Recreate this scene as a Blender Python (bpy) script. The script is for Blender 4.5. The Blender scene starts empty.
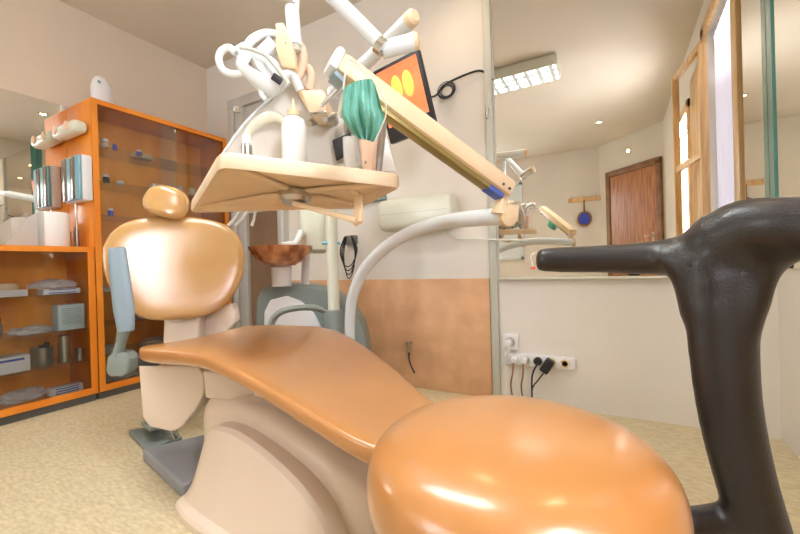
import bpy, bmesh, math, random
from mathutils import Vector as V, Matrix
S = bpy.context.scene
COL = S.collection
# ------------------------------------------------------------ camera
F_PX, YAW, PITCH, ROLL = 383.8, 0.511, -0.003, -0.029
c_, s_ = math.cos(YAW), math.sin(YAW)
F0 = V((-s_, c_, 0)); R0 = V((c_, s_, 0)); Z0 = V((0, 0, 1))
FW = F0*math.cos(PITCH)+Z0*math.sin(PITCH); U1 = Z0*math.cos(PITCH)-F0*math.sin(PITCH)
RT = R0*math.cos(ROLL)+U1*math.sin(ROLL); UP = U1*math.cos(ROLL)-R0*math.sin(ROLL)
CO = V((0, 0, .75))
cam = bpy.data.cameras.new('camera'); cam.sensor_width = 36; cam.lens = F_PX/800*36
cam.clip_start = .02
co = bpy.data.objects.new('camera', cam); COL.objects.link(co); S.camera = co
M3 = Matrix((RT, UP, -FW)).transposed()
co.matrix_world = Matrix.Translation(CO) @ M3.to_4x4()
def at(px, py, d):
    "point of the room at distance d in front of the viewpoint"
    return CO + (FW + RT*((px-400)/F_PX) + UP*((267-py)/F_PX))*d
def on(px, py, **k):
    r = FW + RT*((px-400)/F_PX) + UP*((267-py)/F_PX)
    a, v = list(k.items())[0]
    i = 'xyz'.index(a)
    return CO + r*((v-CO[i])/r[i])
# room dimensions
XL, XR, YA, HC = -3.04, .572, 2.103, 2.497
XC = -2.706
YB = -2.5
ZO, ZM = .667, .672
# ------------------------------------------------------------ world and light
w = bpy.data.worlds.new('sky'); S.world = w; w.use_nodes = True
w.node_tree.nodes['Background'].inputs[0].default_value = (.80, .86, 1.0, 1)
w.node_tree.nodes['Background'].inputs[1].default_value = 1.6
S.view_settings.view_transform = 'Standard'; S.view_settings.look = 'None'
S.view_settings.exposure = 0.04; S.view_settings.gamma = 1.0; S.view_settings.use_curve_mapping = False
def area(name, loc, target, sx, sy, power, col):
    l = bpy.data.lights.new(name, 'AREA'); l.shape = 'RECTANGLE'; l.size = sx; l.size_y = sy
    l.energy = power; l.color = col
    o = bpy.data.objects.new(name, l); COL.objects.link(o); o.location = loc
    o.rotation_euler = (V(target)-V(loc)).to_track_quat('-Z', 'Y').to_euler(); return o
area('fluorescent_light', (-1.0, .585, 2.452), (-1.0, .5851, 0), 1.16, .26, 68, (.93, .96, 1))
area('side_window_daylight', (XR+.09, 1.27, 1.45), (-2, 1.2, 1.2), .62, 1.5, 7, (.86, .90, 1))
area('near_fill_light', (XR+.09, -.02, 1.4), (-1.2, .0, 1.0), .42, 1.15, 62, (.92, .95, 1))  # added fill for the stool highlight and cabinet fronts, no known window there
area('rear_fill_light', (-2.1, YB+.03, 1.45), (-1.2, 1, .8), 1.4, 1.2, 56, (.90, .94, 1))  # added fill from behind, standing before the solid back wall
DOWN = [(-.135, -1.29), (-1.6, -1.2), (.2, 1.25), (-1.9, 1.55), (-2.4, .3), (-.75, 1.75)]
# ------------------------------------------------------------ materials
MATS = {}
def mat(name, col, rough=.5, metal=0, bump=0, bscale=60, var=0, vscale=6, coat=0, alpha=1, trans=0, emit=0, emitcol=None, ior=1.45, col2=None, stretch=None, detail=4):
    m = bpy.data.materials.new(name); m.use_nodes = True; nt = m.node_tree; b = nt.nodes['Principled BSDF']
    N = nt.nodes.new; L = nt.links.new
    b.inputs['Base Color'].default_value = (*col, 1); b.inputs['Roughness'].default_value = rough
    b.inputs['Metallic'].default_value = metal; b.inputs['Coat Weight'].default_value = coat
    b.inputs['Coat Roughness'].default_value = .2
    b.inputs['Alpha'].default_value = alpha; b.inputs['Transmission Weight'].default_value = trans; b.inputs['IOR'].default_value = ior
    if emit:
        b.inputs['Emission Color'].default_value = (*(emitcol or col), 1); b.inputs['Emission Strength'].default_value = emit
    tc = N('ShaderNodeTexCoord'); mp = N('ShaderNodeMapping'); L(tc.outputs['Object'], mp.inputs[0])
    if stretch: mp.inputs['Scale'].default_value = stretch
    if var or col2:
        n = N('ShaderNodeTexNoise'); n.inputs['Scale'].default_value = vscale; n.inputs['Detail'].default_value = detail
        L(mp.outputs[0], n.inputs['Vector'])
        r = N('ShaderNodeValToRGB'); r.color_ramp.elements[0].position = .35; r.color_ramp.elements[1].position = .65
        a = tuple(max(0, c*(1-var)) for c in col); z = col2 or tuple(min(1, c*(1+var)) for c in col)
        r.color_ramp.elements[0].color = (*a, 1); r.color_ramp.elements[1].color = (*z, 1)
        L(n.outputs['Fac'], r.inputs[0]); L(r.outputs[0], b.inputs['Base Color'])
    if bump:
        n = N('ShaderNodeTexNoise'); n.inputs['Scale'].default_value = bscale; n.inputs['Detail'].default_value = 3
        L(mp.outputs[0], n.inputs['Vector'])
        bp = N('ShaderNodeBump'); bp.inputs['Strength'].default_value = bump; bp.inputs['Distance'].default_value = .004
        L(n.outputs['Fac'], bp.inputs['Height']); L(bp.outputs[0], b.inputs['Normal'])
    MATS[name] = m; return m
mat('wall_paint', (.80, .76, .69), .75, bump=.25, bscale=25, var=.03, vscale=2)
mat('ceiling_paint', (.71, .65, .55), .8, bump=.1, bscale=30, var=.03, vscale=1.2)
mat('left_paint', (.76, .66, .53), .8, bump=.15, bscale=25, var=.03, vscale=1.5)
mat('wainscot', (.72, .41, .22), .5, var=.10, vscale=7, col2=(.79, .47, .26), bump=.1, bscale=20)
mat('vinyl', (.60, .50, .30), .42, col2=(.70, .61, .41), var=.08, vscale=34, stretch=(1, 3.2, 1), bump=.08, bscale=80, detail=9)
mat('orange_wood', (.82, .23, .010), .42, var=.10, vscale=5, col2=(.86, .30, .03), stretch=(1, 1, .25), coat=.15)
mat('orange_panel', (.84, .25, .02), .5, var=.2, vscale=3.5, col2=(.95, .42, .06), stretch=(1, 1, .4), detail=6)
mat('plinth', (.10, .10, .085), .6)
mat('leather', (.47, .205, .055), .32, bump=.07, bscale=420, var=.05, vscale=5, coat=.9)
mat('leather_bright', (.52, .29, .10), .2, bump=.12, bscale=420, var=.05, vscale=5, coat=1.0)
mat('beige_shell', (.74, .62, .50), .38, var=.03, vscale=3, coat=.1)
mat('cream_metal', (.80, .62, .38), .4, var=.03, coat=.1)
mat('cream_tray', (.80, .63, .42), .42, var=.04, vscale=7)
mat('white_enamel', (.74, .80, .82), .3, coat=.3)
mat('white_plastic', (.82, .82, .84), .4)
mat('off_white', (.72, .74, .62), .28, coat=.4)
mat('peach_plastic', (.80, .56, .40), .45)
mat('grey_green', (.22, .26, .24), .45, var=.06)
mat('blue_grey', (.27, .36, .42), .4, var=.04)
mat('olive_grey', (.20, .18, .15), .5)
mat('base_grey', (.28, .29, .30), .6, bump=.3, bscale=120)
mat('black_leather', (.018, .016, .015), .36, bump=.22, bscale=420, coat=.2, var=.2, vscale=8)
mat('black_plastic', (.02, .02, .022), .4)
mat('dark_rubber', (.04, .04, .045), .6)
mat('chrome', (.75, .75, .74), .18, 1)
mat('brushed_steel', (.55, .54, .50), .33, 1, var=.12, vscale=8)
mat('aluminium', (.60, .59, .56), .4, .2, var=.06, vscale=6, stretch=(1, 1, .1))
mat('trim_grey', (.56, .57, .50), .5)
mat('mirror_glass', (.90, .89, .84), .0, 1)
mat('glass_edge', (.10, .32, .29), .12, coat=.5)
mat('bottle_plastic', (.82, .86, .86), .35, coat=.2)
mat('cyan_plastic', (.25, .62, .70), .4)
mat('mask_green', (.30, .68, .56), .8, var=.1, vscale=12)
mat('bowl_amber', (.72, .22, .06), .15, trans=.35, coat=.5, var=.45, vscale=9, stretch=(3, 3, .6), col2=(.9, .45, .2))
mat('door_wood', (.34, .12, .035), .35, var=.25, vscale=6, col2=(.55, .22, .07), stretch=(9, 9, .6), coat=.3, detail=7)
mat('frame_wood', (.26, .13, .06), .45, var=.2, vscale=8)
mat('pine', (.74, .45, .19), .45, var=.16, vscale=5, col2=(.84, .58, .30), stretch=(8, 8, .5), coat=.15, detail=6)
mat('brown_panel', (.24, .15, .09), .3, var=.08)
mat('paper', (.86, .86, .84), .85, bump=.2, bscale=90)
mat('box_blue', (.62, .78, .80), .6)
mat('box_white', (.80, .82, .80), .55)
mat('print_blue', (.08, .14, .50), .5)
mat('blue_glass', (.03, .07, .62), .15, coat=.5)
mat('film', (.9, .92, .93), .25, alpha=.6)
mat('acrylic', (.80, .76, .70), .25, alpha=.82)
mat('clear_plastic', (.86, .84, .78), .12, alpha=.45)
mat('dispenser_blue', (.20, .42, .52), .3, coat=.3)
mat('dispenser_dark', (.16, .13, .10), .2, coat=.4)
mat('olive_metal', (.30, .24, .08), .35, .4)
mat('red_plastic', (.75, .05, .03), .4)
mat('tube_glow', (.9, .96, 1), .4, emit=5, emitcol=(.6, .82, 1))
mat('bulb_glow', (1, .8, .5), .4, emit=40, emitcol=(1, .66, .28))
mat('led_blue', (.05, .1, 1), .4, emit=3, emitcol=(.05, .12, 1))
mat('screen_tissue', (.85, .20, .06), .3, emit=.5, emitcol=(.9, .17, .05), var=.25, vscale=9)
mat('screen_tooth', (.95, .58, .10), .3, emit=.55, emitcol=(1, .48, .07), var=.15, vscale=14)
def curtainmat():
    m = bpy.data.materials.new('sheer_curtain'); m.use_nodes = True; nt = m.node_tree
    for n in list(nt.nodes): nt.nodes.remove(n)
    N = nt.nodes.new; L = nt.links.new
    o = N('ShaderNodeOutputMaterial'); t = N('ShaderNodeBsdfTranslucent'); t.inputs[0].default_value = (.80, .74, .84, 1)
    d = N('ShaderNodeBsdfDiffuse'); d.inputs[0].default_value = (.80, .75, .82, 1); mx = N('ShaderNodeMixShader'); mx.inputs[0].default_value = .55
    L(t.outputs[0], mx.inputs[1]); L(d.outputs[0], mx.inputs[2]); L(mx.outputs[0], o.inputs[0]); MATS['curtain'] = m
curtainmat()
def glassmat():
    m = bpy.data.materials.new('cabinet_glass'); m.use_nodes = True; nt = m.node_tree
    for n in list(nt.nodes): nt.nodes.remove(n)
    N = nt.nodes.new; L = nt.links.new
    o = N('ShaderNodeOutputMaterial'); t = N('ShaderNodeBsdfTransparent'); t.inputs[0].default_value = (.97, .975, .97, 1)
    g = N('ShaderNodeBsdfGlossy'); g.inputs['Roughness'].default_value = .03
    fr = N('ShaderNodeFresnel'); fr.inputs[0].default_value = 1.5; mx = N('ShaderNodeMixShader')
    L(fr.outputs[0], mx.inputs[0]); L(t.outputs[0], mx.inputs[1]); L(g.outputs[0], mx.inputs[2]); L(mx.outputs[0], o.inputs[0])
    MATS['cabinet_glass'] = m
glassmat()
# ------------------------------------------------------------ mesh helpers
OFF = {}
def new(): return bmesh.new()
def box(bm, c, size, rot=None, bevel=0, seg=2):
    t = bmesh.new(); bmesh.ops.create_cube(t, size=1)
    bmesh.ops.scale(t, vec=V(size), verts=t.verts)
    if bevel: bmesh.ops.bevel(t, geom=t.edges[:], offset=min(bevel, min(size)*.49), segments=seg, profile=.5, affect='EDGES')
    mt = Matrix.Translation(V(c)) @ (rot.to_4x4() if rot else Matrix())
    bmesh.ops.transform(t, matrix=mt, verts=t.verts); join(bm, t); return bm
def join(bm, t):
    me = bpy.data.meshes.new('tmp'); t.to_mesh(me); t.free(); bm.from_mesh(me); bpy.data.meshes.remove(me)
def frame(d, up=Z0):
    d = V(d).normalized()
    if abs(d.dot(up)) > .99: up = V((1, 0, 0))
    x = d.cross(up).normalized(); y = x.cross(d).normalized()
    return Matrix((x, d, y)).transposed()      # columns: side, along, up
def bar(bm, p0, p1, w, h, up=Z0, bevel=.003):
    p0, p1 = V(p0), V(p1)
    return box(bm, (p0+p1)/2, (w, (p1-p0).length, h), frame(p1-p0, up), bevel)
def smooth(pts, n=6):
    pts = [V(p) for p in pts]
    if len(pts) < 3: return pts
    out = []
    for i in range(len(pts)-1):
        a = pts[max(i-1, 0)]; b = pts[i]; c = pts[i+1]; d = pts[min(i+2, len(pts)-1)]
        for k in range(n):
            t = k/n
            out.append(.5*((2*b)+(c-a)*t+(2*a-5*b+4*c-d)*t*t+(3*b-a-3*c+d)*t**3))
    out.append(pts[-1]); return out
def loft(bm, rings, cap=True, closed=False):
    vs = [[bm.verts.new(p) for p in r] for r in rings]; n = len(vs[0])
    m = len(vs)
    for i in range(m if closed else m-1):
        a, b = vs[i], vs[(i+1) % m]
        for k in range(n): bm.faces.new((a[k], a[(k+1) % n], b[(k+1) % n], b[k]))
    if cap and not closed:
        bm.faces.new(vs[0][::-1]); bm.faces.new(vs[-1])
    bmesh.ops.recalc_face_normals(bm, faces=bm.faces[:]); return bm
def tube(bm, pts, r, seg=14, n=6, sm=True, asp=1, up=None):
    t = bmesh.new(); P = smooth(pts, n) if sm else [V(p) for p in pts]
    rr = r if isinstance(r, (list, tuple)) else [r]*len(pts)
    rings = []; nrm = None
    for i, p in enumerate(P):
        d = (P[min(i+1, len(P)-1)]-P[max(i-1, 0)]).normalized()
        if nrm is None:
            u = V(up) if up else (Z0 if abs(d.z) < .9 else V((1, 0, 0)))
            nrm = (u-d*u.dot(d)).normalized()
        else: nrm = (nrm-d*nrm.dot(d)).normalized()
        bn = d.cross(nrm)
        f = i/max(1, len(P)-1)*(len(rr)-1); k = min(int(f), len(rr)-2) if len(rr) > 1 else 0
        rad = rr[k]+(rr[k+1]-rr[k])*(f-k) if len(rr) > 1 else rr[0]
        rings.append([p+nrm*math.cos(2*math.pi*j/seg)*rad+bn*math.sin(2*math.pi*j/seg)*rad*asp for j in range(seg)])
    loft(t, rings); join(bm, t); return bm
def lathe(bm, prof, o, seg=32, R=None, sx=1, sy=1):
    t = bmesh.new(); o = V(o); rings = []
    for r, z in prof:
        rings.append([o+((R or Matrix.Identity(3)) @ V((max(r, .0004)*math.cos(2*math.pi*j/seg)*sx, max(r, .0004)*math.sin(2*math.pi*j/seg)*sy, z))) for j in range(seg)])
    loft(t, rings); join(bm, t); return bm
def prism(bm, pts, vec, bevel=0):
    t = bmesh.new(); a = [t.verts.new(V(p)) for p in pts]; b = [t.verts.new(V(p)+V(vec)) for p in pts]
    n = len(a); t.faces.new(a[::-1]); t.faces.new(b)
    for i in range(n): t.faces.new((a[i], a[(i+1) % n], b[(i+1) % n], b[i]))
    bmesh.ops.recalc_face_normals(t, faces=t.faces[:])
    if bevel: bmesh.ops.bevel(t, geom=t.edges[:], offset=bevel, segments=3, profile=.5, affect='EDGES', clamp_overlap=True)
    join(bm, t); return bm
def sring(c, u, v, a, b, n=2.6, N=36):
    out = []
    for k in range(N):
        t = 2*math.pi*k/N; ct, st = math.cos(t), math.sin(t)
        out.append(V(c)+V(u)*a*math.copysign(abs(ct)**(2/n), ct)+V(v)*b*math.copysign(abs(st)**(2/n), st))
    return out
def obj(name, bm, m, parent=None, ang=38, label=None):
    me = bpy.data.meshes.new(name); bmesh.ops.recalc_face_normals(bm, faces=bm.faces[:]); bm.to_mesh(me); bm.free()
    for p in me.polygons: p.use_smooth = True
    me.set_sharp_from_angle(angle=math.radians(ang))
    for mm in (m if isinstance(m, (list, tuple)) else [m]): me.materials.append(MATS[mm])
    o = bpy.data.objects.new(name, me); COL.objects.link(o)
    if parent is None:
        xs = [v.co.x for v in me.vertices]; ys = [v.co.y for v in me.vertices]; zs = [v.co.z for v in me.vertices]
        off = V(((min(xs)+max(xs))/2, (min(ys)+max(ys))/2, min(zs))); o.location = off
    else:
        off = OFF[parent]; o.parent = parent
    me.transform(Matrix.Translation(-off)); OFF[o] = off
    if label: o['label'] = label
    return o
def thing(name, loc, label, cat, group=None):
    o = bpy.data.objects.new(name, None); o.empty_display_size = .05; COL.objects.link(o); o.location = V(loc); OFF[o] = V(loc)
    tag(o, label, cat, group); return o
def tag(o, label, cat, group=None):
    o['label'] = label; o['category'] = cat
    if group: o['group'] = group
    return o
def struct(name, bm, m, parent=None):
    o = obj(name, bm, m, parent); 
    if parent is None: o['kind'] = 'structure'
    return o
def copytree(o, loc, label):
    r = o.copy(); COL.objects.link(r); r.location = V(loc); r['label'] = label
    for ch in list(o.children):
        c = ch.copy(); COL.objects.link(c); c.parent = r
        for g in list(ch.children):
            d = g.copy(); COL.objects.link(d); d.parent = c
    return r
def wallbox(x0, x1, y0, y1, z0, z1): return box(new(), ((x0+x1)/2, (y0+y1)/2, (z0+z1)/2), (x1-x0, y1-y0, z1-z0))

# ------------------------------------------------------------ room shell
struct('floor', wallbox(XL-.1, 1.2, YB-.1, YA+.1, -.08, 0), 'vinyl')
struct('ceiling', wallbox(XL-.1, 1.2, YB-.1, YA+.1, HC, HC+.08), 'ceiling_paint')
struct('wall_far', wallbox(XL-.1, XR+.1, YA, YA+.1, 0, HC), 'wall_paint')
struct('wall_left', wallbox(XL-.1, XL, YB, YA, 0, HC), 'left_paint')
# right wall with a window opening between y 1.02 and 1.62 (z .70 to 2.25)
wr = new()  # includes an added opening for the near fill light
for a in ((XR, XR+.1, YB, -.25, 0, HC), (XR, XR+.1, .20, .92, 0, HC), (XR, XR+.1, -.25, .20, 0, .8), (XR, XR+.1, -.25, .20, 2.0, HC), (XR, XR+.1, 1.62, YA, 0, HC), (XR, XR+.1, .92, 1.62, 0, .62), (XR, XR+.1, .92, 1.62, 2.25, HC)): 
    box(wr, ((a[0]+a[1])/2, (a[2]+a[3])/2, (a[4]+a[5])/2), (a[1]-a[0], a[3]-a[2], a[5]-a[4]))
struct('wall_right', wr, 'wall_paint')
struct('wall_back', wallbox(XL-.1, XR+.1, YB-.1, YB, 0, HC), 'wall_paint')
# oblique wall with the wooden door, across the back right corner
A = V((-.18, YB, 0)); B = V((XR, -1.72, 0)); ab = (B-A); abn = ab.normalized(); nin = V((-abn.y, abn.x, 0))
struct('wall_oblique', prism(new(), [A, B, B-nin*.04, A-nin*.04], (0, 0, HC)), 'wall_paint')
dr = thing('door', A+ab*.5, '', 'door')
del dr['category']; del dr['label']; dr.name = 'door_2'; dr['kind'] = 'structure'
L_ = ab.length
def dp(s, off, z): return A+abn*s+nin*off+V((0, 0, z))
b = new(); s0, s1 = .16, L_-.02
for sa, sb, za, zb in ((s0, s0+.07, 0, 2.03), (s1-.07, s1, 0, 2.03), (s0, s1, 1.97, 2.05)):
    prism(b, [dp(sa, .002, za), dp(sb, .002, za), dp(sb, .045, za), dp(sa, .045, za)], (0, 0, zb-za), .004)
obj('door_frame', b, 'frame_wood', dr)
obj('door_leaf', prism(new(), [dp(s0+.072, .002, .01), dp(s1-.072, .002, .01), dp(s1-.072, .03, .01), dp(s0+.072, .03, .01)], (0, 0, 1.955)), 'door_wood', dr)
b = new(); box(b, dp(s1-.13, .035, 1.02), (.03, .012, .16)); tube(b, [dp(s1-.13, .035, 1.05), dp(s1-.13, .075, 1.05), dp(s1-.22, .08, 1.05)], .009)
obj('door_handle', b, 'brushed_steel', dr)
# baseboard far wall behind the chair, thin
# wainscot and cable duct
struct('trim_1', box(new(), (-1.36, YA-.006, ZO/2+.0), (1.50, .012, ZO-.002), None, .002), 'wainscot')
b = new(); box(b, (-.583, YA-.012, HC/2), (.042, .024, HC-.01), None, .004)
struct('trim_2', b, 'trim_grey')
b = new(); box(b, (-.59, YA-.028, 1.57), (.016, .012, .06), None, .003); o = struct('trim_3', b, 'brushed_steel')
# mirrors
mr = thing('wall_mirror', (0, YA-.005, ZM), 'large frameless mirror covering the far wall above the sockets', 'mirror')
obj('mirror_pane', wallbox(-.552, XR-.002, YA-.006, YA-.001, ZM, HC-.004), 'mirror_glass', mr)
b = new(); box(b, (.0, YA-.014, ZM-.007), (1.10, .028, .012), None, .003); obj('mirror_ledge', b, 'off_white', mr)
mr = thing('wall_mirror', (XR-.01, 1.9, .70), 'side mirror with thick green glass edge at the right corner', 'mirror')
obj('mirror_pane', wallbox(XR-.012, XR-.002, 1.72, 2.04, .70, HC-.004), 'mirror_glass', mr)
obj('glass_edge', wallbox(XR-.018, XR-.002, 2.042, 2.094, .70, HC-.004), 'glass_edge', mr)
mr = thing('wall_mirror', (XL+.005, .62, .93), 'wall mirror above the low orange cabinet', 'mirror')
obj('mirror_pane', wallbox(XL+.001, XL+.006, -.2, 1.135, .925, 1.83), 'mirror_glass', mr)

# window in the right wall
wn = thing('window_1', (XR, 1.27, .62), '', ''); del wn['label']; del wn['category']; wn['kind'] = 'structure'
b = new()
for y0, y1, z0, z1 in ((.84, .93, .60, 2.3), (1.6, 1.70, .60, 2.3), (.84, 1.70, 2.24, 2.32), (.84, 1.70, .60, .66)):
    box(b, (XR-.012, (y0+y1)/2, (z0+z1)/2), (.024, y1-y0, z1-z0), None, .004)
obj('window_frame', b, 'pine', wn)
obj('window_pane', wallbox(XR+.05, XR+.056, .93, 1.61, .66, 2.24), 'cabinet_glass', wn)
w2 = thing('window_added_near', (XR, -.02, .8), '', ''); del w2['label']; del w2['category']; w2['kind'] = 'structure'  # made-up window around the near fill light
b = new()
for y0, y1, z0, z1 in ((-.31, -.24, .74, 2.06), (.19, .26, .74, 2.06), (-.31, .26, 1.99, 2.06), (-.31, .26, .74, .81)):
    box(b, (XR-.012, (y0+y1)/2, (z0+z1)/2), (.024, y1-y0, z1-z0), None, .004)
obj('window_frame', b, 'pine', w2)
# open casement leaf hinged near the corner board
b = new(); P0 = V((XR-.03, .93, 0)); P1 = V((XR-.12, .42, 0))
for q in (P0, P1): bar(b, q+Z0*.72, q+Z0*2.18, .03, .045, V((1, 0, 0)))
for z in (.72, 1.45, 2.18): bar(b, P0+Z0*z, P1+Z0*z, .03, .045)
obj('open_sash', b, 'pine', wn)
b = new(); rings = []
N = 60
t = bmesh.new(); rows = []
for z in (.68, 1.2, 1.8, 2.22):
    rows.append([t.verts.new((XR+.03+.008*math.sin(k*.9), .95+k*.65/N, z)) for k in range(N+1)])
for i in range(3):
    for k in range(N): t.faces.new((rows[i][k], rows[i][k+1], rows[i+1][k+1], rows[i+1][k]))
join(b, t); o = obj('lace_curtain', b, 'curtain', wn)
b = new(); ra_ = [[b.verts.new((XR+.04+.006*math.sin(k*.9), -.24+k*.43/40, z)) for k in range(41)] for z in (.81, 1.99)]
for k in range(40): b.faces.new((ra_[0][k], ra_[0][k+1], ra_[1][k+1], ra_[1][k]))
obj('lace_curtain', b, 'curtain', w2)  # sheer sheet over the added near light
w3 = thing('window_added_rear', (-2.1, YB, .8), '', ''); del w3['label']; del w3['category']; w3['kind'] = 'structure'  # made-up window framing the rear fill light, out of view
b = new()
for x in (-2.84, -2.1, -1.36): box(b, (x, YB+.02, 1.45), (.05, .04, 1.3), None, .004)
for z in (.82, 2.08): box(b, (-2.1, YB+.021, z), (1.54, .038, .05), None, .004)
obj('window_frame', b, 'white_enamel', w3)
obj('window_pane', wallbox(-2.82, -1.38, YB+.002, YB+.008, .84, 2.06), 'white_enamel', w3)  # opaque backing behind the rear fill, no opening in the wall
# window parts above are added dressing for the rear fill light
# pine partition boards beside the window
b = new()
for k in range(4): box(b, (XR-.012, .42+.1*k, 1.1), (.02, .088, 2.1), None, .004)
struct('trim_4', b, 'pine')

# far left aluminium door
dr = thing('door_1', (-2.44, YA, 0), '', ''); del dr['label']; del dr['category']; dr['kind'] = 'structure'
b = new()
for x0, x1 in ((-2.70, -2.628), (-2.618, -2.52), (-2.18, -2.12)):
    box(b, ((x0+x1)/2, YA-.03, 1.02), (x1-x0, .06, 2.04), None, .006)
box(b, (-2.623, YA-.01, 1.0), (.02, .018, 2.0), None, 0)
box(b, (-2.41, YA-.032, 2.082), (.59, .062, .08), None, .006); box(b, (-2.35, YA-.03, .06), (.34, .05, .12), None, .006)
obj('door_frame', b, 'aluminium', dr)
obj('lower_panel', wallbox(-2.52, -2.18, YA-.03, YA-.012, .12, 1.20), 'brown_panel', dr)
obj('upper_panel', wallbox(-2.52, -2.18, YA-.032, YA-.012, 1.2, 2.04), 'aluminium', dr)

# ------------------------------------------------------------ ceiling lamps
fx = thing('ceiling_lamp', (-1.0, .585, 2.40), 'white louvred fluorescent ceiling fixture seen in the mirror', 'ceiling light')
b = new(); fw, fl = .30, 1.22
box(b, (-1.0, .585, 2.475), (fl, fw, .036), None, .004)
for sy in (-1, 1): box(b, (-1.0, .585+sy*fw/2, 2.44), (fl, .012, .09), None, .003)
for sx in (-1, 1): box(b, (-1.0+sx*fl/2, .585, 2.44), (.012, fw, .09), None, .003)
obj('housing', b, 'off_white', fx)
for sy in (-.07, .07):
    obj('fluorescent_tube', tube(new(), [(-1.58, .585+sy, 2.43), (-.42, .585+sy, 2.43)], .013, sm=False), 'tube_glow', fx)
b = new()
for k in range(12): box(b, (-1.56+.102*k, .585, 2.407), (.030, fw-.016, .022))
for y in (-.05, .05): box(b, (-1.0, .585+y, 2.407), (fl-.014, .040, .020))
obj('louvre', b, 'white_enamel', fx)
first = None
dl_labels = ['recessed warm downlight glowing in the ceiling before the hook rail wall', 'recessed downlight in the ceiling at the back left of the room', 'recessed downlight in the ceiling beside the pine window',
 'recessed downlight in the ceiling over the chair backrest', 'recessed downlight in the ceiling over the low orange cabinet', 'recessed downlight in the ceiling close to the far wall mirror edge']
for (x, y), lb in zip(DOWN, dl_labels):
    if first is None:
        t = thing('downlight', (x, y, HC-.012), lb, 'ceiling light', 'recessed downlights'); first = t
        obj('ring', lathe(new(), [(.028, .010), (.045, .010), (.045, .003), (.040, 0), (.028, .002), (.028, .010)], (x, y, HC-.012), 24), 'chrome', t)
        obj('bulb', lathe(new(), [(.0, .008), (.026, .008), (.024, .002), (0, 0)], (x, y, HC-.010), 16), 'bulb_glow', t)
    else: copytree(first, (x, y, HC-.012), lb)
    l = bpy.data.lights.new('downlight_beam', 'SPOT'); l.energy = 11; l.spot_size = 2.3; l.spot_blend = 1; l.color = (1, .74, .46); l.shadow_soft_size = .03
    lo = bpy.data.objects.new('downlight_beam', l); COL.objects.link(lo); lo.location = (x, y, HC-.03)
pp = dp(.55, .012, 2.27)
t = thing('wall_spot', pp, 'small warm round spot lamp on the wall above the brown door', 'wall light')
Rw = frame(nin); Rw = Matrix((Rw.col[0], Rw.col[2], Rw.col[1])).transposed()
obj('ring', lathe(new(), [(.026, .0), (.045, 0), (.04, .012), (.026, .01), (.026, 0)], pp-nin*.011, 20, Rw), 'chrome', t)
obj('bulb', lathe(new(), [(.0, .0), (.024, 0), (.02, .008), (0, .012)], pp-nin*.009, 16, Rw), 'bulb_glow', t)
# hook rail and hand mirror on the back wall (seen in the mirror)
hk = thing('hook_rail', (-.40, YB+.01, 1.70), 'narrow pine hook rail on the cream back wall, seen in the mirror', 'hook rail')
obj('board', box(new(), (-.40, YB+.011, 1.71), (.46, .02, .075), None, .005), 'pine', hk)
for k in range(3):
    x = -.58+.18*k
    obj('hook', tube(new(), [(x, YB+.022, 1.72), (x, YB+.06, 1.70), (x, YB+.075, 1.735), (x, YB+.07, 1.765)], .005), 'brushed_steel', hk)
hm = thing('hand_mirror', (-.40, YB+.075, 1.32), 'round blue hand mirror hanging from the pine hook rail', 'hand mirror')
Rb = Matrix.Rotation(-math.pi/2, 3, 'X')
obj('rim', lathe(new(), [(.0, -.008), (.095, -.008), (.105, 0), (.095, .008), (0, .008)], (-.40, YB+.055, 1.40), 28, Rb, sy=1.15), 'frame_wood', hm)
obj('glass', lathe(new(), [(.0, .0085), (.078, .0085), (.076, .012), (0, .012)], (-.40, YB+.055, 1.40), 28, Rb, sy=1.15), 'blue_glass', hm)
obj('handle', tube(new(), [(-.40, YB+.055, 1.51), (-.40, YB+.055, 1.69)], [.014, .011]), 'frame_wood', hm)

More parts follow.
